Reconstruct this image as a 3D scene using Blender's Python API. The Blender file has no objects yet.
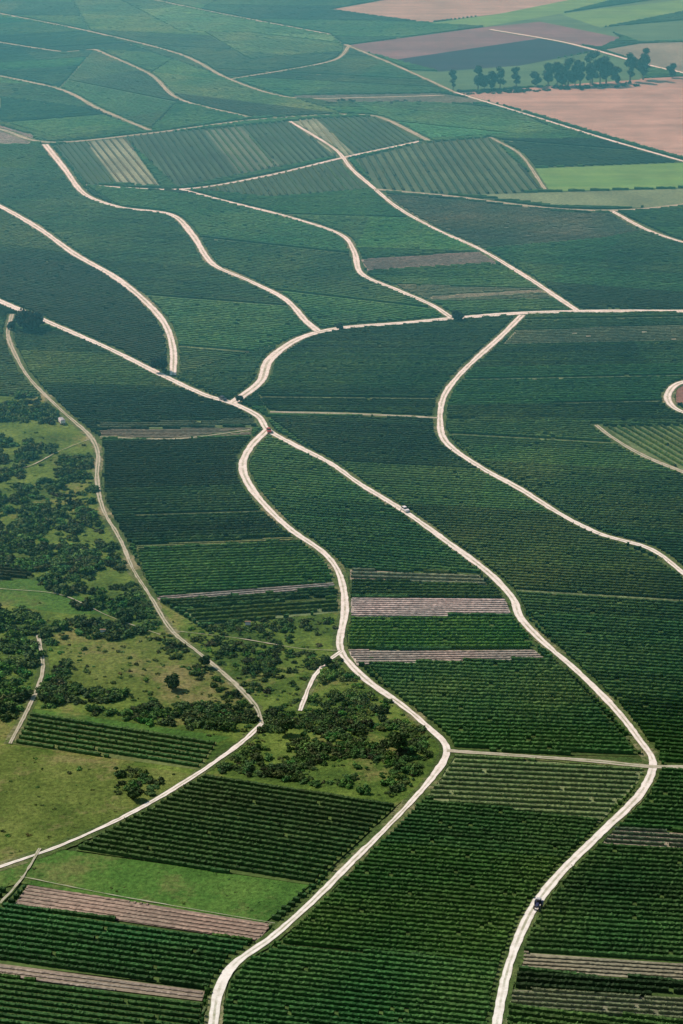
import bpy, bmesh, math, random
import numpy as np
rng=np.random.default_rng(11); random.seed(5)
sc=bpy.context.scene
# ---------------------------------------------------------------- camera / survey frame
H=330.0; TH=math.radians(20); F=912/math.tan(TH)
def G(px,py):
    x=(px-341.5)/F; y=(py-512)/F
    t=H/(math.sin(TH)+y*math.cos(TH))
    return (x*t,(math.cos(TH)-y*math.sin(TH))*t)
cam=bpy.data.cameras.new("camera"); co=bpy.data.objects.new("camera",cam); sc.collection.objects.link(co)
co.location=(0,0,H); co.rotation_euler=(math.pi/2-TH,0,0)
cam.sensor_fit='VERTICAL'; cam.sensor_height=36; cam.sensor_width=24; cam.lens=F/1024*36
cam.clip_start=1; cam.clip_end=20000; sc.camera=co
# ---------------------------------------------------------------- light
SUN_AZ=math.radians(-55)   # measured from +Y toward +X
SUN_EL=math.radians(44)
w=bpy.data.worlds.new("World"); sc.world=w; w.use_nodes=True
nt=w.node_tree; bg=nt.nodes['Background']; sky=nt.nodes.new('ShaderNodeTexSky')
sky.sky_type='NISHITA'; sky.sun_disc=False; sky.sun_elevation=SUN_EL; sky.sun_rotation=SUN_AZ
nt.links.new(sky.outputs[0],bg.inputs[0]); bg.inputs[1].default_value=0.08
sl=bpy.data.lights.new("sun",'SUN'); sl.energy=5.0; sl.angle=math.radians(0.5); sl.color=(1,0.95,0.86)
so=bpy.data.objects.new("sun",sl); sc.collection.objects.link(so)
from mathutils import Vector
sd=Vector((math.sin(SUN_AZ)*math.cos(SUN_EL),math.cos(SUN_AZ)*math.cos(SUN_EL),math.sin(SUN_EL)))
so.rotation_euler=sd.to_track_quat('Z','Y').to_euler(); so.location=(0,500,900)
sc.view_settings.view_transform='Standard'; sc.view_settings.look='None'; sc.view_settings.exposure=0
# ---------------------------------------------------------------- materials
def mat_new(name):
    m=bpy.data.materials.new(name); m.use_nodes=True
    n=m.node_tree; b=n.nodes['Principled BSDF']; b.inputs['Roughness'].default_value=0.85
    b.inputs['Specular IOR Level'].default_value=0.1
    return m,n,b
def noise(n,scale,detail=4,rough=0.6,vec=None):
    t=n.nodes.new('ShaderNodeTexNoise'); t.inputs['Scale'].default_value=scale; t.inputs['Detail'].default_value=detail
    t.inputs['Roughness'].default_value=rough
    if vec is None:
        g=n.nodes.new('ShaderNodeNewGeometry'); vec=g.outputs['Position']
    n.links.new(vec,t.inputs['Vector']); return t.outputs['Fac']
def ramp(n,fac,stops):
    r=n.nodes.new('ShaderNodeValToRGB'); e=r.color_ramp.elements
    while len(e)<len(stops): e.new(0.5)
    for i,(p,c) in enumerate(stops):
        e[i].position=p; e[i].color=(*c,1) if len(c)==3 else c
    n.links.new(fac,r.inputs[0]); return r.outputs[0]
def mixc(n,a,b,fac,mode='MIX'):
    m=n.nodes.new('ShaderNodeMix'); m.data_type='RGBA'; m.blend_type=mode
    for s,v in ((m.inputs['Factor'],fac),(m.inputs['A'],a),(m.inputs['B'],b)):
        if hasattr(v,'is_linked'): n.links.new(v,s)
        elif isinstance(v,(int,float)): s.default_value=v
        else: s.default_value=(*v,1)
    return m.outputs['Result']
def attr(n,name='Col'):
    a=n.nodes.new('ShaderNodeAttribute'); a.attribute_name=name; return a.outputs['Color']
def leafmat(name,scale=1.2):
    m,n,b=mat_new(name)
    v=ramp(n,noise(n,scale,3),[(0.3,(0.65,0.65,0.65)),(0.7,(1.35,1.35,1.35))])
    b.inputs['Roughness'].default_value=0.7
    c=mixc(n,attr(n),v,1.0,'MULTIPLY'); n.links.new(c,b.inputs['Base Color']); return m
M_vine=leafmat("vine_foliage",0.9)
M_bush=leafmat("bush_foliage",0.8)
def colmat(name,s1=0.02,s2=0.5,s3=0.15,amp=0.3):
    m,n,b=mat_new(name)
    a=ramp(n,noise(n,s1,5),[(0.35,(1-amp,)*3),(0.65,(1+amp,)*3)])
    c=ramp(n,noise(n,s2,5,0.7),[(0.3,(0.6,0.6,0.6)),(0.7,(1.4,1.4,1.4))])
    x=mixc(n,attr(n),a,1.0,'MULTIPLY'); x=mixc(n,x,c,1.0,'MULTIPLY')
    n.links.new(x,b.inputs['Base Color']); return m
M_soil=colmat("field_soil")
def tilled(name,ang,c1,c2):
    m,n,b=mat_new(name)
    g=n.nodes.new('ShaderNodeNewGeometry'); mp=n.nodes.new('ShaderNodeMapping'); mp.inputs['Rotation'].default_value=(0,0,ang); mp.inputs['Scale'].default_value=(0.006,0.09,1)
    n.links.new(g.outputs['Position'],mp.inputs[0])
    a=ramp(n,noise(n,1.0,6,0.7,mp.outputs[0]),[(0.34,c1),(0.66,c2)])
    c=ramp(n,noise(n,0.03,6,0.7),[(0.3,(0.75,0.75,0.75)),(0.7,(1.25,1.25,1.25))])
    x=mixc(n,a,c,1.0,'MULTIPLY'); n.links.new(x,b.inputs['Base Color']); return m
def meadowmat(name,lo,mid,hi,dry,dt=0.5):
    m,n,b=mat_new(name)
    a=ramp(n,noise(n,0.045,7,0.7),[(0.36,lo),(0.5,mid),(0.63,hi)])
    d=ramp(n,noise(n,0.025,8,0.75),[(dt,(0,0,0)),(dt+.10,(1,1,1))])
    x=mixc(n,a,dry,d)
    f=ramp(n,noise(n,0.7,5,0.75),[(0.3,(0.4,0.45,0.4)),(0.7,(1.55,1.5,1.45))])
    x=mixc(n,x,f,1.0,'MULTIPLY'); n.links.new(x,b.inputs['Base Color'])
    bp=n.nodes.new('ShaderNodeBump'); bp.inputs['Strength'].default_value=0.9; bp.inputs['Distance'].default_value=0.7
    n.links.new(noise(n,0.8,5,0.7),bp.inputs['Height']); n.links.new(bp.outputs[0],b.inputs['Normal'])
    return m
M_meadow=meadowmat("meadow_grass",(0.038,0.09,0.015),(0.085,0.155,0.025),(0.135,0.21,0.04),(0.19,0.20,0.065),.52)
M_olive=meadowmat("dry_grass",(0.06,0.11,0.018),(0.10,0.155,0.03),(0.14,0.19,0.045),(0.19,0.19,0.075),.52)
M_green=meadowmat("fresh_grass",(0.04,0.115,0.018),(0.06,0.155,0.026),(0.085,0.18,0.033),(0.13,0.17,0.05),.52)
M_verge=meadowmat("verge_grass",(0.045,0.085,0.022),(0.07,0.12,0.032),(0.12,0.16,0.055),(0.27,0.26,0.15),.52)
M_ground=meadowmat("ground",(0.03,0.075,0.02),(0.04,0.09,0.022),(0.055,0.11,0.028),(0.09,0.11,0.04))
M_tanfield=tilled("tilled_soil",-0.5,(0.31,0.21,0.165),(0.43,0.32,0.255))
M_mauve=tilled("mauve_soil",0.3,(0.13,0.075,0.095),(0.20,0.125,0.135))
M_stub=tilled("stubble",0.2,(0.27,0.21,0.16),(0.38,0.30,0.24))
M_cropA=tilled("crop_a",0.3,(0.05,0.12,0.05),(0.085,0.18,0.075))
M_cropB=tilled("crop_b",0.3,(0.010,0.010,0.03),(0.025,0.022,0.05))
M_cropC=tilled("crop_c",-0.4,(0.09,0.23,0.05),(0.16,0.31,0.08))
def roadmat(name,pale,dark,grass,cw=0.75,edge=.7):
    m,n,b=mat_new(name)
    uv=n.nodes.new('ShaderNodeUVMap'); sep=n.nodes.new('ShaderNodeSeparateXYZ'); n.links.new(uv.outputs[0],sep.inputs[0])
    base=ramp(n,noise(n,0.3,7,0.75),[(0.30,dark),(0.56,pale)])
    sub=n.nodes.new('ShaderNodeMath'); sub.operation='SUBTRACT'; n.links.new(sep.outputs['X'],sub.inputs[0]); sub.inputs[1].default_value=0.5
    ab=n.nodes.new('ShaderNodeMath'); ab.operation='ABSOLUTE'; n.links.new(sub.outputs[0],ab.inputs[0])
    cen=ramp(n,ab.outputs[0],[(0.08,(1,1,1)),(0.17,(0,0,0)),(0.40,(0,0,0)),(0.5,(edge,)*3)])
    nn=ramp(n,noise(n,0.045,6,0.8),[(0.40,(0.03,0.03,0.03)),(0.58,(cw,cw,cw))])
    f=mixc(n,cen,nn,1.0,'MULTIPLY')
    x=mixc(n,base,grass,f); n.links.new(x,b.inputs['Base Color']); return m
M_road=roadmat("gravel_track",(0.80,0.78,0.71),(0.56,0.53,0.45),(0.24,0.26,0.14),.8)
M_track=roadmat("dirt_track",(0.46,0.45,0.35),(0.28,0.29,0.18),(0.09,0.13,0.045),1.,.9)
def plain(name,c,r=0.5,metal=0):
    m,n,b=mat_new(name); v=ramp(n,noise(n,3,3),[(0.3,tuple(0.85*k for k in c)),(0.7,tuple(min(1,1.1*k) for k in c))])
    n.links.new(v,b.inputs['Base Color']); b.inputs['Roughness'].default_value=r; b.inputs['Metallic'].default_value=metal
    b.inputs['Specular IOR Level'].default_value=0.5; return m
M_bark=plain("bark",(0.10,0.075,0.05),0.9)
# ---------------------------------------------------------------- mesh helper
def mk(name,V,loops,sizes,mats,midx=None,col=None,uv=None,smooth=False):
    me=bpy.data.meshes.new(name); V=np.asarray(V,dtype=np.float32); loops=np.asarray(loops,dtype=np.int32).ravel(); sizes=np.asarray(sizes,dtype=np.int32)
    me.vertices.add(len(V)); me.vertices.foreach_set('co',V.ravel())
    me.loops.add(len(loops)); me.loops.foreach_set('vertex_index',loops)
    me.polygons.add(len(sizes)); st=np.concatenate([[0],np.cumsum(sizes)[:-1]]).astype(np.int32)
    me.polygons.foreach_set('loop_start',st); me.polygons.foreach_set('loop_total',sizes)
    for m in mats: me.materials.append(m)
    if midx is not None: me.polygons.foreach_set('material_index',np.asarray(midx,dtype=np.int32))
    if col is not None:
        a=me.color_attributes.new('Col','FLOAT_COLOR','POINT'); c=np.ones((len(V),4),dtype=np.float32); c[:,:3]=col; a.data.foreach_set('color',c.ravel())
    if uv is not None:
        u=me.uv_layers.new(name='UVMap'); u.data.foreach_set('uv',np.asarray(uv,dtype=np.float32)[loops].ravel())
    me.update(calc_edges=True)
    me.polygons.foreach_set('use_smooth',np.full(len(sizes),smooth))
    ob=bpy.data.objects.new(name,me); sc.collection.objects.link(ob); return ob
_k=rng.normal(0,1,(10,2)); _p=rng.uniform(0,6.28,10)
def lowf(x,y,L):
    s=0
    for i in range(10): s=s+np.sin((x*_k[i,0]+y*_k[i,1])*(2*math.pi/L)/1.3+_p[i])
    return s/4.0
# ---------------------------------------------------------------- roads
ROADS=[
([(-60,276),(0,302),(60,328),(110,350),(160,375),(205,396),(232,404),(258,417),(268,431),(295,446),(330,464),(360,485),(404,512),(450,545),(490,575),(513,600),(520,618),(540,640),(580,675),(615,710),(640,742),(653,764),(640,795),(600,835),(560,875),(530,915),(508,970),(497,1024),(490,1070)],(4.2,3.0,2.5,2.5),0),
([(232,404),(252,390),(262,380),(270,360),(300,339),(340,329),(400,324),(455,319),(520,314),(600,312),(683,312),(780,311)],(4.0,5.2),0),
([(268,430),(252,446),(243,463),(246,480),(262,503),(290,530),(325,555),(340,577),(345,610),(340,640),(343,656),(365,680),(400,705),(430,730),(447,750),(435,775),(400,815),(350,865),(310,905),(270,940),(235,965),(218,995),(210,1060)],(3.2,2.6,2.1,2.3),0),
([(-60,180),(0,207),(40,230),(75,255),(115,278),(145,302),(165,325),(173,350),(173,376)],(4.2,3.3),0),
([(45,145),(65,170),(85,195),(120,208),(170,215),(192,235),(213,265),(250,282),(285,300),(306,322),(318,332)],(3.8,3.1),0),
([(180,190),(230,203),(290,218),(340,235),(354,252),(362,275),(400,292),(432,306),(452,319)],(2.8,3.0),0),
([(375,190),(400,210),(440,232),(480,250),(530,280),(560,300),(578,312)],(2.4,3.0),0),
([(522,316),(500,338),(465,370),(445,395),(440,420),(446,443),(480,468),(520,490),(560,515),(600,535),(650,550),(683,574),(740,620)],(3.0,2.5),0),
([(12,315),(8,335),(15,355),(30,380),(60,410),(90,437),(98,455),(97,480),(103,510),(120,540),(133,570),(150,597),(172,632),(200,655),(235,685),(256,708),(262,725)],(2.0,1.3),1),
([(262,725),(240,745),(190,780),(130,815),(60,847),(0,868),(-60,886)],(1.6,1.6),0),
([(342,652),(325,665),(312,682),(300,712)],(1.5,1.2),0),
([(447,752),(520,757),(600,763),(652,768),(700,768),(780,767)],(1.8,2.4),1),
([(760,372),(683,383),(668,395),(672,407),(690,415),(760,425)],(3.2,3.2),0),
([(760,500),(683,473),(640,455),(610,437),(596,426)],(2.6,2.2),1),
([(38,636),(43,665),(40,683),(33,700)],(1.3,1.3),1),
([(33,700),(22,722),(10,745)],(1.2,1.2),1),
([(-60,58),(-20,72),(60,90),(100,110),(150,131)],(2.8,2.8),1),
([(-60,118),(0,130),(50,143),(150,134),(250,121),(345,115),(380,118),(430,142)],(3.4,3.0),1),
([(95,50),(150,75),(180,100),(250,118)],(2.6,2.4),1),
([(-60,0),(0,14),(90,32),(180,55),(230,80),(290,98),(370,98),(440,96)],(2.8,2.4),1),
([(85,186),(180,190),(260,178),(345,158),(420,142)],(2.6,2.6),0),
([(290,122),(335,150),(352,170),(375,190)],(2.4,2.4),0),
([(375,190),(450,197),(560,210),(640,210),(760,195)],(3.6,3.6),1),
([(490,138),(520,155),(545,190)],(2.0,2.0),1),
([(455,93),(520,113),(600,138),(683,162),(780,190)],(2.4,2.4),0),
([(345,45),(400,68),(455,93)],(2.4,2.4),1),
([(490,30),(560,42),(600,52),(650,66),(760,90)],(3.2,3.2),0),
([(612,212),(650,232),(700,248),(760,262)],(2.8,2.8),0),
([(100,438),(175,440),(250,431)],(1.1,1.1),1),
([(270,413),(350,415),(438,419)],(2.2,2.2),1),
([(20,878),(120,898),(275,925)],(.4,.4),1),
([(0,905),(22,880),(40,850)],(1.0,.8),1),
([(60,-20),(200,10),(330,35)],(2.6,2.6),1),
([(-60,33),(60,52),(95,50)],(2.4,2.4),1),
([(230,80),(330,62),(350,46)],(2.2,2.2),1),
([(90,440),(60,452),(20,470),(-60,480)],(.5,.5),1),
([(0,590),(60,596),(110,618),(160,636)],(.5,.5),1),
([(172,632),(240,640),(300,650),(340,652)],(.4,.4),1),
]
def catmull(P,step):
    P=[np.array(p,float) for p in P]; P=[2*P[0]-P[1]]+P+[2*P[-1]-P[-2]]
    out=[]
    for i in range(1,len(P)-2):
        L=np.linalg.norm(P[i+1]-P[i]); n=max(2,int(L/step))
        for k in range(n):
            t=k/n; a,b,c,d=P[i-1],P[i],P[i+1],P[i+2]
            m1=(c-a)*0.5; m2=(d-b)*0.5
            for m in (m1,m2):
                q=np.linalg.norm(m)
                if q>L: m*=L/q
            t2=t*t;t3=t2*t
            out.append((2*t3-3*t2+1)*b+(t3-2*t2+t)*m1+(-2*t3+3*t2)*c+(t3-t2)*m2)
    out.append(P[-2]); return np.array(out)
GX0,GY0,RES=-900,350,0.6
NX,NY=int(1800/RES),int(2900/RES)
mask=np.zeros((NX,NY),bool)
def stamp(pts,r):
    k=int(r/RES)+1; o=np.arange(-k,k+1); ox,oy=np.meshgrid(o,o); d=(ox**2+oy**2)*RES*RES<=r*r; ox=ox[d];oy=oy[d]
    ix=((pts[:,0]-GX0)/RES).astype(int); iy=((pts[:,1]-GY0)/RES).astype(int)
    X=(ix[:,None]+ox).ravel(); Y=(iy[:,None]+oy).ravel(); ok=(X>=0)&(X<NX)&(Y>=0)&(Y<NY); mask[X[ok],Y[ok]]=True
def widths(C,wd):
    s=np.cumsum(np.r_[0,np.linalg.norm(np.diff(C,axis=0),axis=1)]); return s,np.interp(s/s[-1],np.linspace(0,1,len(wd)),wd)
def ribbon(name,C,wid,extra,z,mat,jit):
    T=np.gradient(C,axis=0); T/=np.linalg.norm(T,axis=1)[:,None]+1e-9; N=np.stack([-T[:,1],T[:,0]],1)
    n=len(C); s,wid=widths(C,wid); wid=wid+extra
    def wob(seed): return sum(np.sin(s/l+seed*3.1+i)*a for i,(l,a) in enumerate(((37,.6),(11,.5),(4.3,.3),(1.9,.2))))
    wl=wid/2+jit*(wob(z*7+1)+rng.normal(0,.35,n)); wr=wid/2+jit*(wob(z*9+2)+rng.normal(0,.35,n))
    wl=np.maximum(wl,.1); wr=np.maximum(wr,.1)
    V=np.zeros((n,4,3)); 
    for j,(f,ww) in enumerate(((1,wl),(0.33,wl),(-0.33,wr),(-1,wr))): V[:,j,:2]=C+N*(f*ww)[:,None]
    V[:,:,2]=z; uv=np.zeros((n,4,2)); uv[:,:,0]=[0,.33,.67,1]; uv[:,:,1]=s[:,None]
    i=np.arange(n-1)[:,None]*4; q=np.concatenate([i+np.array([j+1,j+5,j+4,j]) for j in range(3)])
    return mk(name,V.reshape(-1,3),q[:,::-1],np.full(len(q),4),[mat],uv=uv.reshape(-1,2))
for i,(P,wd,kind) in enumerate(ROADS):
    W=[G(*p) for p in P]; C=catmull(W,2.0)
    C2=catmull(W,0.7); s,ww=widths(C2,wd)
    for ch in np.array_split(np.arange(len(C2)),8):
        if len(ch): stamp(C2[ch],ww[ch].mean()/2+1.1)
    if wd[0]>1: ribbon("road_verge",C,wd,2.6,0.34+0.003*i,M_verge,0.55)
    ribbon("gravel_road" if kind==0 else "dirt_track",C,wd,0,0.47+0.004*i,M_road if kind==0 else M_track,0.22)
def onroad(x,y):
    ix=((x-GX0)/RES).astype(int); iy=((y-GY0)/RES).astype(int); ok=(ix>=0)&(ix<NX)&(iy>=0)&(iy<NY)
    r=np.zeros(x.shape,bool); r[ok]=mask[ix[ok],iy[ok]]; return r
# ---------------------------------------------------------------- fields
DG=(0.042,0.112,0.025)
FG=(0.050,0.145,0.040)   # far vines: brightening with hazy distance painted into the base colour
S_G=(0.055,0.10,0.024); S_P=(0.13,0.19,0.08); S_B=(0.28,0.255,0.18)
FL=[]
def vine(P,d=(100,3),col=DG,tone=1.0,sp=2.7,h=1.3,wd=0.95,soil=S_G,thin=0.006,name="vineyard",q=1.0):
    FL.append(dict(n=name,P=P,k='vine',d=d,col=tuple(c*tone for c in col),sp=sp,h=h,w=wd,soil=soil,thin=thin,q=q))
def sheet(P,mat,col=None,name="field",row=None,d=(100,4)):
    FL.append(dict(n=name,P=P,k='sheet',mat=mat,col=col,row=row,d=d))
def bare(P,col,d=(100,4),name="fallow_field",rc=None):
    FL.append(dict(n=name,P=P,k='bare',col=col,d=d,rc=rc,q=.25))
PALE=(0.105,0.14,0.07)
vine([(-110,-60),(790,-60),(790,330),(-110,330)],(100,2),FG)
vine([(-110,280),(790,300),(790,790),(-110,600)],(100,1))
vine([(-110,840),(300,880),(790,740),(790,1080),(-110,1080)],(100,12))
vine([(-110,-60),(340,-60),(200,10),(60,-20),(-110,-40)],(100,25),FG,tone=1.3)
vine([(-110,0),(90,32),(180,55),(95,50),(60,88),(-110,58)],(100,-6),FG,tone=1.15,soil=S_P,q=1.5)
vine([(95,50),(150,75),(180,100),(150,131),(60,90)],(100,20),FG,tone=0.75)
vine([(180,55),(230,80),(290,98),(345,115),(250,118),(180,100),(150,75)],(100,12),FG,tone=1.0,soil=S_P,q=1.5)
vine([(60,-20),(200,10),(330,35),(345,45),(400,68),(455,93),(290,98),(230,80),(90,32)],(100,5),FG,tone=0.9,q=1.4)
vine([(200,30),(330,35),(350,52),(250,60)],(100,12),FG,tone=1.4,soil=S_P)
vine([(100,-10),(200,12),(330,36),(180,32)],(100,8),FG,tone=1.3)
vine([(-110,60),(60,90),(150,131),(50,143),(0,128),(-110,105)],(100,4),FG,tone=0.9,q=1.4)
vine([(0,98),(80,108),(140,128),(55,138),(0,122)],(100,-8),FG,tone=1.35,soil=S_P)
bare([(-110,118),(0,126),(34,136),(28,146),(-110,142)],(0.33,0.32,0.26))
vine([(-110,145),(45,145),(85,195),(120,208),(170,215),(192,235),(213,265),(250,282),(285,300),(318,332),(175,380),(173,350),(165,325),(115,278),(40,230),(0,207),(-110,160)],(100,7),FG,tone=0.85)
vine([(-110,160),(0,207),(40,230),(115,278),(165,325),(173,376),(60,328),(0,302),(-110,260)],(100,14),tone=0.9)
vine([(85,186),(180,190),(290,218),(340,235),(354,252),(362,275),(400,292),(452,319),(318,332),(285,300),(213,265),(192,235),(170,215),(120,208)],(100,11),FG,tone=0.9)
vine([(180,190),(375,190),(440,232),(530,280),(578,312),(452,319),(400,292),(362,275),(340,235)],(100,3),FG,tone=1.1)
vine([(380,190),(450,197),(560,210),(612,212),(683,243),(790,270),(790,312),(578,312),(480,250)],(100,7),FG,tone=0.85)
vine([(385,196),(450,200),(560,213),(612,215),(640,232),(600,240),(480,250),(440,232)],(100,6),tone=.8,col=PALE,soil=(.15,.16,.09),h=1.0,q=.6)
vine([(175,378),(318,332),(270,360),(255,385),(232,402)],(100,2),tone=1.0)
vine([(14,330),(60,328),(232,404),(262,428),(98,437),(60,410),(15,355)],(100,4),tone=0.85)
vine([(270,360),(318,332),(522,316),(465,370),(440,418),(268,413),(255,390)],(100,1),tone=0.85)
vine([(522,316),(790,312),(790,422),(440,420),(445,395),(465,370)],(100,-2),tone=0.9)
vine([(440,424),(790,424),(790,640),(683,572),(600,535),(480,468)],(100,6),tone=1.0)
vine([(268,418),(440,420),(446,443),(480,468),(560,515),(600,535),(683,575),(790,640),(790,768),(652,766),(615,710),(515,600),(404,512),(330,464)],(100,6),tone=0.95)
vine([(100,438),(262,430),(243,463),(246,480),(290,530),(300,540),(138,548),(120,540),(103,510)],(100,-3),tone=0.95)
bare([(138,546),(300,538),(303,541),(136,550)],(0.12,0.17,0.06),(100,-3))
vine([(136,551),(302,542),(340,577),(340,584),(150,598)],(100,-4),tone=1.25,q=.6)
vine([(160,603),(335,590),(342,598),(180,610)],(100,-6),tone=0.9)
vine([(185,612),(340,598),(345,612),(200,626)],(100,-7),tone=1.1,soil=S_P,sp=3.6)
vine([(268,432),(330,464),(404,512),(490,575),(350,572),(325,555),(262,503),(243,463)],(100,8),tone=0.95)
vine([(350,578),(490,580),(507,599),(350,598)],(100,1),tone=0.95)
vine([(350,618),(518,618),(537,650),(347,650)],(100,0),tone=1.15)
vine([(365,664),(555,660),(640,757),(447,752),(400,700)],(100,4),tone=1.2,q=.7)
vine([(447,754),(652,768),(600,823),(425,800)],(100,5),tone=1.1,col=(.11,.18,.065),soil=(0.17,0.225,0.10),h=0.8,wd=1.0,sp=3.1,thin=.004,q=.25)
vine([(425,800),(600,823),(560,875),(500,965),(280,945),(400,815)],(100,9),tone=0.9,sp=2.4,h=1.15,q=.6)
vine([(285,946),(502,966),(490,1080),(200,1080),(218,990),(235,965)],(100,11),tone=1.0,sp=2.4,h=1.15,q=.7)
vine([(655,768),(790,768),(790,838),(610,828)],(100,6),tone=1.0)
vine([(605,828),(790,842),(790,860),(600,845)],(100,6),tone=1.0,col=PALE,soil=S_B,h=.9,wd=0.6,q=.3)
vine([(600,845),(790,860),(790,985),(520,965),(530,915),(560,875)],(100,6),tone=0.9,sp=2.5,h=1.2,q=.7)
bare([(522,953),(790,972),(790,990),(520,970)],(0.22,0.21,0.14),(100,6))
vine([(515,975),(790,992),(790,1004),(515,990)],(100,7),tone=1.0)
vine([(512,990),(790,1004),(790,1030),(508,1008)],(100,7),tone=1.1,col=PALE,soil=(.2,.21,.13),h=.8,wd=.6,sp=2.2,q=.2)
bare([(350,599),(505,599),(512,617),(350,617)],(0.42,0.40,0.34),(100,1))
bare([(346,651),(535,651),(545,660),(352,666)],(0.40,0.38,0.31),(100,-1))
bare([(152,598),(335,583),(335,589),(165,602)],(0.33,0.29,0.24),(100,-8))
vine([(350,570),(480,577),(488,587),(350,580)],(100,3),tone=1.1,col=PALE,soil=S_B,sp=3.4,h=.9,q=.3)
bare([(98,431),(252,428),(250,438),(105,440)],(0.20,0.20,0.13),(100,0))
vine([(98,425),(258,420),(258,426),(98,430)],(100,0),tone=1.0,col=PALE,soil=S_P,h=.9,q=.3)
bare([(361,260),(488,252),(496,264),(368,272)],(0.33,0.29,0.24),(100,-5))
vine([(395,286),(545,290),(555,300),(425,303)],(100,2),tone=.9,col=PALE,soil=S_P,h=1,q=.3)
bare([(430,297),(548,290),(550,293),(432,301)],(0.27,0.28,0.18),(100,-4))
vine([(516,331),(790,324),(790,340),(502,346)],(100,-2),tone=1.25,col=PALE,soil=(.24,.24,.16),h=.8,wd=0.8,q=.2)
vine([(606,428),(790,424),(790,500),(683,473),(640,455)],(60,34),tone=.85,soil=(.10,.15,.06),sp=3.6,h=1.2)
sheet([(676,384),(700,384),(700,410),(676,404)],M_soil,(0.22,0.12,0.09))
BS=(0.045,0.085,0.045); BS2=(0.20,0.25,0.16)
vine([(55,146),(85,141),(118,184),(88,186)],(36,44),tone=0.6,sp=3.4,soil=BS,q=.4)
vine([(85,141),(124,137),(160,187),(118,184)],(36,44),tone=.8,soil=BS2,sp=4.2,wd=1.1,col=PALE,h=1.,q=.4)
vine([(124,137),(290,122),(335,157),(178,188)],(36,44),tone=0.45,sp=4,soil=BS,wd=1.3,q=1.0)
vine([(205,131),(240,127),(280,166),(240,175)],(36,44),tone=.7,sp=4.2,soil=(.10,.14,.09),wd=1.3,q=.5)
vine([(290,122),(316,119),(356,156),(337,157)],(36,44),tone=.9,sp=4.2,soil=BS2,col=PALE,h=1.,q=.4)
vine([(316,119),(378,117),(420,141),(356,156)],(44,34),tone=0.5,sp=4,soil=BS,wd=1.4,q=.6)
vine([(190,190),(345,160),(368,190),(270,198)],(26,34),tone=0.5,sp=4.2,soil=BS,wd=1.4,q=.6)
vine([(355,160),(420,144),(490,138),(545,190),(480,197),(380,190)],(30,44),tone=0.45,sp=4.8,soil=(.075,.12,.06),wd=1.5,q=.6)
vine([(350,102),(445,98),(520,115),(560,132),(420,140),(380,117)],(100,10),FG,tone=1.2)
vine([(500,140),(600,140),(683,164),(530,168)],(100,8),tone=0.8)
bare([(290,96),(440,94),(500,104),(330,103)],(0.22,0.25,0.18),(100,2))
sheet([(458,93),(520,89),(640,79),(700,76),(800,84),(800,186),(683,158),(600,134),(520,110)],M_tanfield,None,"ploughed_field")
sheet([(530,169),(683,163),(800,168),(800,188),(683,188),(545,192)],M_cropC,name="grass_field")
sheet([(470,195),(545,193),(683,189),(800,190),(800,200),(640,208),(560,207)],M_soil,(0.15,0.22,0.11),"crop_field")
sheet([(345,46),(480,28),(545,38),(395,60)],M_mauve,None,"ploughed_field")
sheet([(330,10),(420,-6),(600,-6),(500,14),(425,23)],M_stub,None,"stubble_field")
sheet([(425,24),(500,14),(600,-6),(640,-6),(560,14),(485,27)],M_cropC,name="grass_field")
sheet([(485,27),(560,14),(683,-4),(800,-20),(800,20),(683,10),(600,25),(620,38),(560,40)],M_cropA,None,"crop_field")
sheet([(480,28),(540,22),(620,38),(600,48),(560,42)],M_mauve,None,"ploughed_field")
sheet([(395,60),(545,38),(600,50),(520,66),(440,72)],M_cropB,None,"crop_field")
sheet([(400,70),(440,72),(520,66),(600,51),(645,68),(640,80),(455,92)],M_cropA,None,"crop_field")
sheet([(560,14),(683,0),(800,-10),(800,15),(683,12),(600,28)],M_cropC,name="grass_field")
sheet([(600,28),(800,10),(800,40),(640,42)],M_cropA,None,"crop_field")
sheet([(640,44),(800,38),(800,84),(700,76),(650,66),(605,50)],M_soil,(0.19,0.20,0.15),"stubble_field")
sheet([(-110,380),(15,372),(58,412),(90,440),(98,470),(103,510),(133,570),(150,597),(200,628),(345,612),(343,656),(400,705),(447,752),(435,775),(397,806),(205,775),(130,815),(60,847),(-110,900)],M_meadow,name="meadow")
sheet([(-110,748),(10,748),(200,776),(190,781),(130,815),(60,847),(-110,890)],M_olive,name="dry_meadow")
sheet([(60,650),(170,636),(240,690),(250,712),(130,700),(60,690)],M_olive,name="dry_meadow")
sheet([(0,575),(60,585),(110,615),(70,615),(0,605)],M_green,name="fresh_meadow")
sheet([(24,708),(230,738),(215,745),(20,716)],M_green,name="fresh_meadow")
sheet([(0,868),(60,850),(310,886),(262,926),(20,884),(-60,905),(-60,885)],M_green,name="fresh_meadow")
vine([(205,776),(397,806),(312,886),(75,851)],(100,16),tone=0.85,sp=2.8,soil=(0.07,0.12,0.03),q=.5)
vine([(24,714),(217,743),(200,771),(12,745)],(100,16),tone=0.9,h=1.1,sp=3.2,soil=(0.10,0.14,0.045),q=.5)
vine([(-110,540),(0,556),(35,578),(0,582),(-110,575)],(100,8),tone=0.9)
bare([(28,886),(272,925),(258,942),(14,906)],(0.26,0.205,0.16),(100,15))
vine([(-60,898),(14,908),(250,944),(212,990),(-110,952)],(100,14),tone=.9,h=1.15,sp=2.6,soil=(.07,.12,.03),q=.6)
bare([(-110,950),(205,992),(202,1002),(-110,964)],(0.25,0.21,0.15),(100,13))
vine([(-110,966),(202,1003),(192,1080),(-110,1080)],(100,13),tone=.9,h=1.15,sp=2.6,q=.6)
vine([(-110,330),(12,335),(15,355),(30,380),(45,398),(-110,392)],(100,6),tone=0.85)
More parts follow.
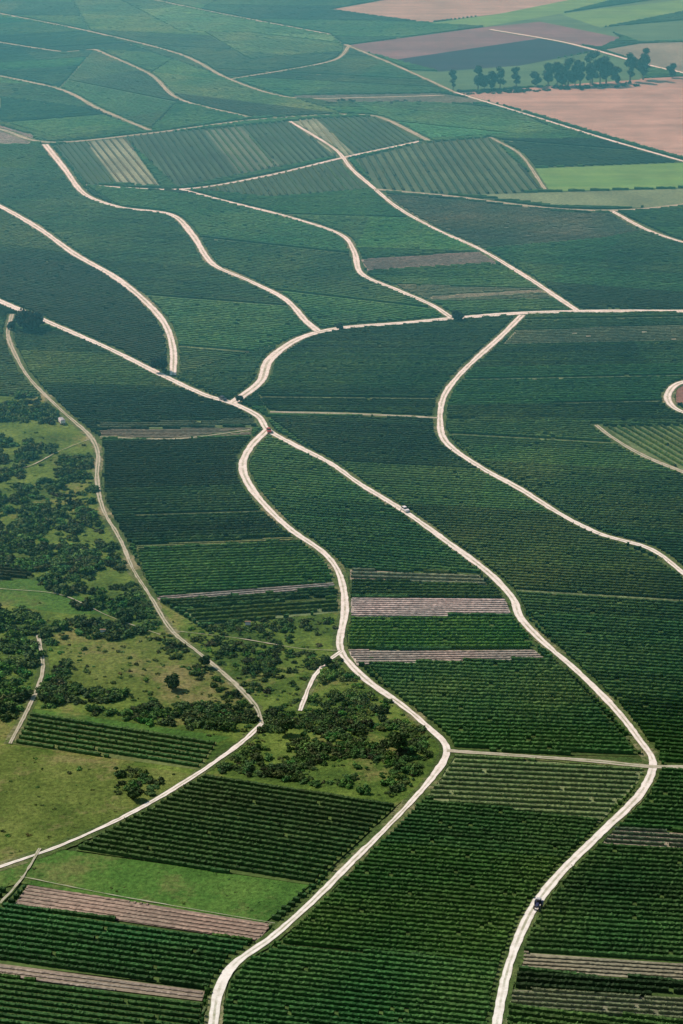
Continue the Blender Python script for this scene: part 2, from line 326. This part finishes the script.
for f in FL:
    f['W']=np.array([G(*p) for p in f['P']]); f['bb']=(f['W'].min(0),f['W'].max(0))
def pip(W,x,y):
    r=np.zeros(x.shape,bool); n=len(W)
    for i in range(n):
        x1,y1=W[i]; x2,y2=W[(i+1)%n]
        if y1==y2: continue
        c=((y1>y)!=(y2>y))&(x<(x2-x1)*(y-y1)/(y2-y1)+x1); r^=c
    return r
def covered(i,x,y):
    r=onroad(x,y); lo,hi=x.min(),x.max(); ly,hy=y.min(),y.max()
    for j in range(i+1,len(FL)):
        b0,b1=FL[j]['bb']
        if b1[0]<lo or b0[0]>hi or b1[1]<ly or b0[1]>hy: continue
        s=(~r)&(x>b0[0])&(x<b1[0])&(y>b0[1])&(y<b1[1])
        if s.any():
            idx=np.nonzero(s)[0]; q=pip(FL[j]['W'],x[idx],y[idx]); r[idx[q]]=True
    return r
def quads(C,size):
    n=len(C); a=rng.normal(0,1,(n,3)); a[:,2]*=0.6; a/=np.linalg.norm(a,axis=1)[:,None]
    b=rng.normal(0,1,(n,3)); b-=a*(a*b).sum(1)[:,None]; b/=np.linalg.norm(b,axis=1)[:,None]
    s=(size*rng.uniform(.6,1.3,n))[:,None]
    return np.stack([C-a*s-b*s*.7,C+a*s-b*s*.5,C+a*s*.8+b*s*.7,C-a*s*.7+b*s],1)
tot=0
for i,f in enumerate(FL):
    W=f['W']; z=0.02+0.0034*i; nP=len(W)
    V=[np.c_[W,np.full(nP,z)]]; loops=[np.arange(nP)]; sizes=[[nP]]; mi=[[0]]; cols=[]
    A=0.5*np.sum(W[:,0]*np.roll(W[:,1],-1)-np.roll(W[:,0],-1)*W[:,1])
    if A<0: loops=[np.arange(nP)[::-1]]
    if f['k']=='sheet':
        mk(f['n'],V[0],loops[0],sizes[0],[f['mat']],col=np.tile(f['col'] or (0.1,0.1,0.1),(nP,1))); continue
    soil=f['soil'] if f['k']=='vine' else f['col']; cols.append(np.tile(soil,(nP,1)))
    cx,cy=np.mean([p[0] for p in f['P']]),np.mean([p[1] for p in f['P']])
    a=np.array(G(cx,cy)); b=np.array(G(cx+f['d'][0]*.2,cy+f['d'][1]*.2)); d=b-a; d/=np.linalg.norm(d); nrm=np.array([-d[1],d[0]])
    dist=math.hypot(*a); qv=f['q']
    if f['k']=='vine': sp,h,wd,col=f['sp'],f['h'],f['w'],np.array(f['col'])
    else:
        sp,h,wd=1.9,0.4,0.8; col=np.array(f['rc']) if f['rc'] else np.array(f['col'])*0.88
    seg=min(3.0,max(0.6,dist*0.0010)); 
    if dist>1300: sp*=1.12
    pn=W@nrm; pd=W@d
    rows=np.arange(pn.min()+sp*.5,pn.max(),sp); us=np.arange(pd.min(),pd.max(),seg)
    nr,nu=len(rows),len(us)
    if nr==0 or nu<2: 
        mk(f['n'],V[0],loops[0],sizes[0],[M_soil],col=cols[0]); continue
    band=np.zeros((nr,nu)); bh=np.ones(nr); strip=np.zeros((nr,nu),bool); hue=np.zeros((nr,nu,3)); k=0; rowt=rng.normal(0,.12,nr)
    while k<nr:
        L=int(rng.integers(7,32)); bh[k:k+L]=rng.uniform(.88,1.12); u0=0; b0=rng.normal(0,.24)*qv
        while u0<nu:
            pl=int(rng.uniform(90,260)/seg); band[k:k+L,u0:u0+pl]=b0+rng.normal(0,.20)*qv; hv=rng.normal(0,1,3)*np.array([.18,.03,.16])*qv
            hue[k:k+L,u0:u0+pl]=np.clip(hv,-.3,.3); u0+=pl
        k+=L
        if f['k']=='vine' and qv>.7 and k<nr and rng.random()<.38:
            s0=int(rng.uniform(0,.6)*nu) if rng.random()<.4 else 0; strip[k:k+1,s0:]=True
    R,U=np.meshgrid(rows,us,indexing='ij'); ri=np.repeat(np.arange(nr),nu).reshape(nr,nu)
    lat=R+rng.normal(0,.03,R.shape); X=(lat*nrm[0]+U*d[0]).ravel(); Y=(lat*nrm[1]+U*d[1]).ravel()
    ok=pip(W,X,Y); idx=np.nonzero(ok)[0]
    if len(idx)==0: continue
    c=covered(i,X[idx],Y[idx]); ok[idx[c]]=False
    ok=ok.reshape(nr,nu)
    lf=lowf(X,Y,38).reshape(nr,nu); lf2=lowf(X+300,Y,140).reshape(nr,nu)
    if f['k']=='vine': ok&=rng.random(ok.shape)>(f['thin']+0.015*(lf>1.3))
    id_=-np.ones((nr,nu),int); sel=np.nonzero(ok.ravel())[0]; id_.ravel()[sel]=np.arange(len(sel)); n=len(sel)
    if n==0: continue
    x=X[sel];y=Y[sel]; r=ri.ravel()[sel]; st=strip.ravel()[sel]
    hh=h*bh[r]*(1+rng.normal(0,.07,n))*(1+0.06*lf.ravel()[sel]); ww=wd*(1+rng.normal(0,.12,n))*(1+.10*lf2.ravel()[sel])
    hh=np.where(st,.28,hh); ww=np.where(st,sp*.9,ww)   # mown grass strips between plots
    prof=[(-.45,0.0),(-.5,.78),(0.,1.0),(.5,.78),(.45,0.0)]
    vv=np.zeros((n,5,3))
    for j,(pw,ph) in enumerate(prof):
        jj=rng.normal(0,.06,n)*(1 if ph>0 else 0)
        vv[:,j,0]=x+nrm[0]*(pw*ww+jj); vv[:,j,1]=y+nrm[1]*(pw*ww+jj); vv[:,j,2]=ph*hh*(1+(rng.normal(0,.05,n) if ph>0 else 0))+(0.25 if ph>0 else 0)
    tone=(1+band.ravel()[sel]+rowt[r]*min(1,qv*1.6)+.12*lf.ravel()[sel]+.18*lf2.ravel()[sel])*(1+rng.normal(0,.11,n)); tone=np.clip(tone,.4,2)  # broad lf2 swings paint soft terrain shading into the tone
    cc=col*tone[:,None]*(1+hue.reshape(-1,3)[sel])*(1+np.c_[(.20*lf.ravel()[sel]+.10*lf2.ravel()[sel])*min(1,qv*2),0*x,0*x])
    cc=np.where(st[:,None],np.array((.105,.15,.06))*(1+rng.normal(0,.2,n))[:,None]*(1+.35*lf.ravel()[sel])[:,None],cc); cc=np.clip(cc,0.004,.9)
    A_=id_[:,:-1].ravel();B_=id_[:,1:].ravel(); g=(A_>=0)&(B_>=0); A_=A_[g];B_=B_[g]; base=nP
    q=np.concatenate([np.stack([base+A_*5+j+1,base+A_*5+j,base+B_*5+j,base+B_*5+j+1],1) for j in range(4)])
    V.append(vv.reshape(-1,3)); cols.append(np.repeat(cc,5,axis=0)); loops.append(q.ravel()); sizes.append(np.full(len(q),4)); mi.append(np.ones(len(q),int))
    base+=n*5
    if f['k']=='vine' and dist<1500:
        per=5 if dist<800 else (2 if dist<1100 else 1); ls=min(.34,.15*dist/620)
        s2=np.repeat(np.nonzero(~st)[0],per); m=len(s2); u=rng.uniform(-.5,.5,m)*seg; v=rng.uniform(-.55,.55,m)*ww[s2]; zz=rng.uniform(.3,1.1,m)*hh[s2]+.25
        Cq=np.c_[x[s2]+d[0]*u+nrm[0]*v,y[s2]+d[1]*u+nrm[1]*v,zz]
        Q=quads(Cq,ls); V.append(Q.reshape(-1,3)); cl=cc[s2]*rng.uniform(.6,1.7,m)[:,None]; cols.append(np.repeat(cl,4,axis=0))
        loops.append(base+np.arange(m*4)); sizes.append(np.full(m,4)); mi.append(np.ones(m,int))
    tot+=sum(len(v) for v in V)
    mk(f['n'],np.concatenate(V),np.concatenate(loops),np.concatenate(sizes),[M_soil,M_vine],np.concatenate(mi),np.concatenate(cols))
print("ROW VERTS",tot)
g=9000; mk("ground",[(-g,-2000,0),(g,-2000,0),(g,16000,0),(-g,16000,0)],[0,1,2,3],[4],[M_ground])
# ---------------------------------------------------------------- shrubs & trees
bm=bmesh.new(); bmesh.ops.create_icosphere(bm,subdivisions=2,radius=1); bm.verts.ensure_lookup_table()
IV=np.array([v.co[:] for v in bm.verts]); IF=np.array([[v.index for v in f.verts] for f in bm.faces]); bm.free()
def foliage(centers,radii,col,per,leaf):
    V=[];L=[];S=[];C=[];b=0
    for c,r in zip(centers,radii):
        k=rng.normal(0,1,(4,3)); d=1+.16*sum(np.sin(IV@kk*2.2+rng.uniform(0,6)) for kk in k)/1.5
        v=IV*(d*r*.78)[:,None]
        V.append(v+c); L.append((IF+b).ravel()); S.append(np.full(len(IF),3)); C.append(np.tile(np.array(col)*rng.uniform(.6,.9),(len(IV),1))); b+=len(IV)
        n=per; dd=rng.normal(0,1,(n,3)); dd[:,2]=np.abs(dd[:,2])*.9-.25; dd/=np.linalg.norm(dd,axis=1)[:,None]
        rad=rng.uniform(.75,1.15,n)[:,None]; Q=quads(c+dd*rad*np.array(r),leaf)
        V.append(Q.reshape(-1,3)); L.append(b+np.arange(n*4)); S.append(np.full(n,4)); cl=np.array(col)*rng.uniform(.55,1.8,n)[:,None]; C.append(np.repeat(cl,4,axis=0)); b+=n*4
    return np.concatenate(V),np.concatenate(L),np.concatenate(S),np.concatenate(C)
TEMPL=[]
for k in range(12):
    m=int(rng.integers(3,8)); cs=np.c_[rng.normal(0,.45,m),rng.normal(0,.45,m),rng.uniform(.2,.6,m)]; rs=rng.uniform(.28,.55,m)
    TEMPL.append(foliage(cs,rs,(1,1,1),50,.11))
def scatter(name,zones,mat=M_bush,thr=.0):
    V=[];L=[];S=[];C=[];b=0;cnt=0
    for (P,n,rmin,rmax,col) in zones:
        W=np.array([G(*p) for p in P]); lo,hi=W.min(0),W.max(0); got=0; tr=0
        while got<n and tr<n*60:
            tr+=1; p=rng.uniform(lo,hi); x=np.array([p[0]]);y=np.array([p[1]])
            if not pip(W,x,y)[0] or onroad(x,y)[0]: continue
            if lowf(p[0],p[1],20)+.5*lowf(p[1],p[0],8)+rng.normal(0,.5)<thr: continue
            r=rmin+(rmax-rmin)*rng.random()**2.0; v,l,s,c=TEMPL[rng.integers(len(TEMPL))]
            a=rng.uniform(0,6.28); R=np.array([[math.cos(a),-math.sin(a),0],[math.sin(a),math.cos(a),0],[0,0,1]])
            q=(v@R.T)*np.array([r,r*rng.uniform(.8,1.2),r*rng.uniform(.6,1.0)])+np.array([p[0],p[1],0.1])
            t=np.array(col)*rng.uniform(.55,1.6)*(1+rng.normal(0,.15,3))
            V.append(q);L.append(l+b);S.append(s);C.append(c*t);b+=len(v);got+=1
        cnt+=got
    print(name,cnt); return mk(name,np.concatenate(V),np.concatenate(L),np.concatenate(S),[mat],col=np.clip(np.concatenate(C),.004,.8))
BG=(0.050,0.108,0.025); BL=(0.085,0.15,0.035)
scatter("scrub_bushes",[
 ([(-60,388),(50,398),(60,425),(-60,420)],210,1.2,3.8,BG),
 ([(-60,432),(92,450),(98,520),(130,575),(165,625),(130,640),(60,600),(0,560),(-60,550)],900,.8,3.2,BG),
 ([(-60,500),(30,500),(90,560),(140,600),(120,635),(50,590),(-60,540)],480,1.2,3.4,BG),
 ([(-60,600),(60,618),(155,640),(60,640),(-60,620)],160,1.2,3.0,BG),
 ([(60,688),(130,697),(255,714),(256,734),(190,730),(70,712)],250,1.,2.7,BG),
 ([(45,640),(70,650),(60,710),(40,705)],90,1.2,2.8,BG),
 ([(262,712),(300,700),(345,690),(425,740),(435,765),(390,797),(220,772),(250,745)],860,.7,2.3,BG),
 ([(175,625),(338,618),(335,655),(300,690),(255,700)],430,.5,2.0,BG),
 ([(315,665),(345,660),(410,715),(430,740),(330,715)],230,.6,2.1,BL),
 ([(90,790),(130,768),(172,790),(140,800)],50,.9,2.0,BG),
 ([(-60,745),(190,776),(60,845),(-60,870)],60,.3,1.1,BL),
 ([(120,560),(175,640),(262,715),(225,700),(150,640)],150,.6,1.9,BG),
 ([(60,650),(170,636),(250,712),(60,690)],120,.3,1.3,BL),
 ([(60,850),(310,886),(262,926),(0,872)],50,.2,.7,BL),
])
scatter("tussocks",[([(-60,420),(92,440),(262,715),(20,720),(-60,700)],500,.3,1.1,BL),([(175,620),(340,614),(440,750),(390,800),(220,775)],320,.25,.9,BL),([(-60,745),(190,776),(60,845),(-60,870)],160,.2,.5,(.07,.12,.03))],thr=-9)
scatter("woodland",[([(-60,608),(15,612),(36,640),(30,690),(15,715),(-60,760)],210,2,3.8,(0.055,0.125,0.026))],thr=-9)
def tree(name,px,py,ht,wd,col=(0.045,0.09,0.024),nclump=11,join=None,slim=False):
    x,y=G(px,py); V=[];L=[];S=[];M=[];C=[];b=0
    def limb(p,q,r0,r1,n=7):
        nonlocal b
        p=np.array(p,float);q=np.array(q,float);d=q-p;d/=np.linalg.norm(d);u=np.cross(d,[.3,.8,.1]);u/=np.linalg.norm(u);v=np.cross(d,u)
        a=np.arange(n)*2*math.pi/n; ring=np.cos(a)[:,None]*u+np.sin(a)[:,None]*v
        V.append(np.concatenate([p+ring*r0,q+ring*r1])); i=np.arange(n);j=(i+1)%n
        L.append((np.stack([i,j,j+n,i+n],1)+b).ravel());S.append(np.full(n,4));M.append(np.zeros(n,int));C.append(np.tile((.1,.08,.05),(2*n,1)));b+=2*n
    th=ht*.42; limb((x,y,-.1),(x+.2,y,th),ht*.03,ht*.018)
    cs=[];rs=[]; lo=.22 if slim else .34
    for k in range(nclump):
        a=k*2.4+rng.uniform(-.4,.4); f=rng.uniform(.12,.62); zz=ht*rng.uniform(lo,.86); rr=wd*.5*f*(1.25-abs(zz/ht-.52)*1.1)
        c=np.array([x+math.cos(a)*rr,y+math.sin(a)*rr,zz]); cs.append(c); rs.append(wd*rng.uniform(.17,.27))
        if k<7: limb((x+.1,y,th*rng.uniform(.65,1)),c,ht*.012,ht*.004,5)
    v,l,s,c=foliage(cs,rs,col,90,wd*.03+.1)
    V.append(v);L.append(l+b);S.append(s);M.append(np.ones(len(s),int));C.append(c)
    out=(np.concatenate(V),np.concatenate(L),np.concatenate(S),np.concatenate(M),np.clip(np.concatenate(C),.004,.8))
    if join is not None: join.append(out); return
    return mk(name,out[0],out[1],out[2],[M_bark,M_bush],out[3],out[4])
DK=(0.015,0.03,0.013)
tree("deciduous_tree",28,331,11,14,DK,nclump=18); tree("deciduous_tree",160,373,8,7.5,DK)
tree("shrub_tree",457,322,5,6,DK); tree("shrub_tree",340,331,3.5,4,DK); tree("shrub_tree",240,403,3.5,3.5,DK); tree("shrub_tree",12,330,4,5,DK)
tree("deciduous_tree",398,752,7,6); tree("deciduous_tree",285,735,6,6); tree("deciduous_tree",172,690,5,5); tree("deciduous_tree",205,668,4.5,4)
tree("deciduous_tree",135,800,3.5,4);tree("deciduous_tree",325,668,4,4)
J=[]
for (px,py,ht,wd) in [(453,91,12,6),(478,90,15,8),(492,90,11,7),(500,89,13,7),(516,89,13,7),(535,87,9,8),(548,87,14,8),(557,86,13,9),(568,86,17,9),(580,86,16,8),(592,85,20,9),(600,84,15,8),(606,84,17,9),(616,83,9,7),(630,82,17,8),(643,80,19,11),(672,78,8,7),(590,86,12,9),(562,87,12,9),(575,86,11,9),(484,91,9,7)]:
    tree("t",px,py,ht*1.32,wd*1.2,(0.012,0.024,0.010),12,J,slim=True)
b=0;V=[];L=[]
for o in J: V.append(o[0]);L.append(o[1]+b);b+=len(o[0])
mk("distant_tree_row",np.concatenate(V),np.concatenate(L),np.concatenate([o[2] for o in J]),[M_bark,M_bush],np.concatenate([o[3] for o in J]),np.concatenate([o[4] for o in J]))
scatter("distant_hedgerow",[([(330,102),(420,101),(420,105),(330,106)],18,1.5,3,DK),([(455,92),(640,83),(640,87),(455,96)],60,1.5,3.4,DK)],thr=-9)
# ---------------------------------------------------------------- vehicles
P_white=plain("white_paint",(.8,.8,.8),.3);P_dark=plain("dark_paint",(.03,.035,.06),.3);P_red=plain("red_paint",(.35,.03,.02),.35)
P_glass=plain("glass",(.02,.025,.03),.08);P_tyre=plain("tyre",(.02,.02,.02),.9);P_grey=plain("grey_metal",(.35,.36,.38),.5);P_blue=plain("blue_paint",(.03,.04,.09),.35);P_wood=plain("timber",(.3,.2,.12),.8)
def part(par,name,prof,wdt,mat,bev=.05,taper=1.0,off=(0,0,0)):
    bm=bmesh.new(); zs=[p[1] for p in prof]; z0,z1=min(zs),max(zs)
    A=[];B=[]
    for x,z in prof:
        k=1+(taper-1)*(z-z0)/(z1-z0+1e-9); A.append(bm.verts.new((x,-wdt/2*k,z)));B.append(bm.verts.new((x,wdt/2*k,z)))
    n=len(prof); bm.faces.new(A);bm.faces.new(B[::-1])
    for i in range(n): bm.faces.new((A[i],B[i],B[(i+1)%n],A[(i+1)%n]))
    bmesh.ops.recalc_face_normals(bm,faces=bm.faces)
    if bev: bmesh.ops.bevel(bm,geom=bm.edges[:],offset=bev,segments=2,affect='EDGES')
    me=bpy.data.meshes.new(name);bm.to_mesh(me);bm.free();me.materials.append(mat);o=bpy.data.objects.new(name,me);sc.collection.objects.link(o);o.parent=par;o.location=off;return o
def wheel(par,name,x,y,r,wd):
    bm=bmesh.new(); bmesh.ops.create_cone(bm,cap_ends=True,segments=20,radius1=r,radius2=r,depth=wd); bmesh.ops.bevel(bm,geom=[e for e in bm.edges if len(e.link_faces)==2 and any(len(f.verts)>4 for f in e.link_faces)],offset=.04,segments=2,affect='EDGES')
    me=bpy.data.meshes.new(name);bm.to_mesh(me);me.materials.append(P_tyre);me.materials.append(P_grey)
    bm.free();o=bpy.data.objects.new(name,me);sc.collection.objects.link(o);o.parent=par;o.location=(x,y,r);o.rotation_euler=(math.pi/2,0,0)
    for p in me.polygons:
        if len(p.vertices)>10: p.material_index=1
def empty(name,px,py,px2,py2,z=.58):
    a=G(px,py);b=G(px2,py2);e=bpy.data.objects.new(name,None);sc.collection.objects.link(e);e.location=(*a,z);e.rotation_euler=(0,0,math.atan2(b[1]-a[1],b[0]-a[0]));return e
def car(name,px,py,qx,qy,paint):
    e=empty(name,px,py,qx,qy)
    part(e,"body",[(-2.15,.3),(2.15,.3),(2.2,.65),(2.0,.85),(1.0,.98),(-2.05,1.0),(-2.2,.7)],1.8,paint,.07)
    part(e,"windows",[(1.05,.96),(.35,1.42),(-1.5,1.44),(-2.0,.98)],1.66,P_glass,.03,.82)
    part(e,"roof",[(.3,1.43),(.2,1.5),(-1.4,1.52),(-1.5,1.44)],1.36,paint,.02)
    for i,(x,y) in enumerate(((1.35,.82),(1.35,-.82),(-1.35,.82),(-1.35,-.82))): wheel(e,"wheel_%d"%i,x,y,.33,.22)
    return e
def tractor(name,px,py,qx,qy,paint):
    e=empty(name,px,py,qx,qy)
    part(e,"bonnet",[(.2,.8),(1.9,.8),(1.95,1.35),(.2,1.55)],.85,paint,.06)
    part(e,"chassis",[(-1.1,.55),(1.8,.55),(1.8,.8),(-1.1,.95)],.6,P_grey,.04)
    part(e,"cabin",[(-1.2,.95),(.2,.95),(.1,2.3),(-1.0,2.3)],1.35,P_glass,.04,.9)
    part(e,"cab_roof",[(-1.0,2.3),(.15,2.3),(.1,2.44),(-.95,2.44)],1.2,P_grey,.04)
    part(e,"fender_left",[(-1.6,1.1),(-.1,1.1),(-.35,1.6),(-1.3,1.6)],.45,paint,.04,off=(0,.9,0));part(e,"fender_right",[(-1.6,1.1),(-.1,1.1),(-.35,1.6),(-1.3,1.6)],.45,paint,.04,off=(0,-.9,0))
    for i,(x,y,r,w_) in enumerate(((-.85,.9,.78,.45),(-.85,-.9,.78,.45),(1.35,.72,.5,.32),(1.35,-.72,.5,.32))): wheel(e,"wheel_%d"%i,x,y,r,w_)
car("white_car",405,512,420,522,P_white); tractor("farm_tractor",538,909,529,925,P_blue); car("red_car",269,433,272,440,P_red); car("dark_car",223,401,235,406,P_dark)
e=empty("farm_trailer",62,424,67,430,0.2)
part(e,"box",[(-2.2,.7),(2.2,.7),(2.2,1.9),(-2.2,1.9)],2.1,P_white,.05);part(e,"cover",[(-2.3,1.93),(2.3,1.93),(1.9,2.3),(-1.9,2.3)],2.2,P_grey,.05,.6);part(e,"drawbar",[(2.2,.6),(3.6,.5),(3.6,.6),(2.2,.75)],.15,P_grey,.01)
for i,(x,y) in enumerate(((1.2,1),(1.2,-1),(-1.2,1),(-1.2,-1))): wheel(e,"wheel_%d"%i,x,y,.4,.25)
for (px,py) in ((103,636),(248,628)):
    e=empty("information_board",px,py,px+10,py,.15)
    part(e,"post_left",[(-.8,0),(-.68,0),(-.68,2.2),(-.8,2.2)],.12,P_wood,.01);part(e,"post_right",[(.68,0),(.8,0),(.8,2.2),(.68,2.2)],.12,P_wood,.01)
    part(e,"panel",[(-.9,1.0),(.9,1.0),(.9,2.0),(-.9,2.0)],.06,P_white,.01,off=(0,-.1,0));part(e,"roof",[(-1.1,2.2),(1.1,2.2),(1.0,2.35),(-1.0,2.35)],.6,P_wood,.01)
# ---------------------------------------------------------------- aerial haze
def haze(name,x0,x1,y0,y1,z0,z1,col,den):
    bm=bmesh.new(); bmesh.ops.create_cube(bm,size=1); me=bpy.data.meshes.new(name); bm.to_mesh(me); bm.free()
    hz=bpy.data.objects.new(name,me); sc.collection.objects.link(hz); hz.scale=(x1-x0,y1-y0,z1-z0); hz.location=((x0+x1)/2,(y0+y1)/2,(z0+z1)/2)
    hm=bpy.data.materials.new(name); hm.use_nodes=True; n=hm.node_tree; n.nodes.clear(); o=n.nodes.new('ShaderNodeOutputMaterial'); v=n.nodes.new('ShaderNodeVolumeScatter')
    v.inputs['Color'].default_value=(*col,1); v.inputs['Density'].default_value=den; v.inputs['Anisotropy'].default_value=0.3
    n.links.new(v.outputs[0],o.inputs['Volume']); me.materials.append(hm)
haze("atmosphere",-4500,4500,700,8000,-6,420,(0.17,0.80,1.0),0.00052)
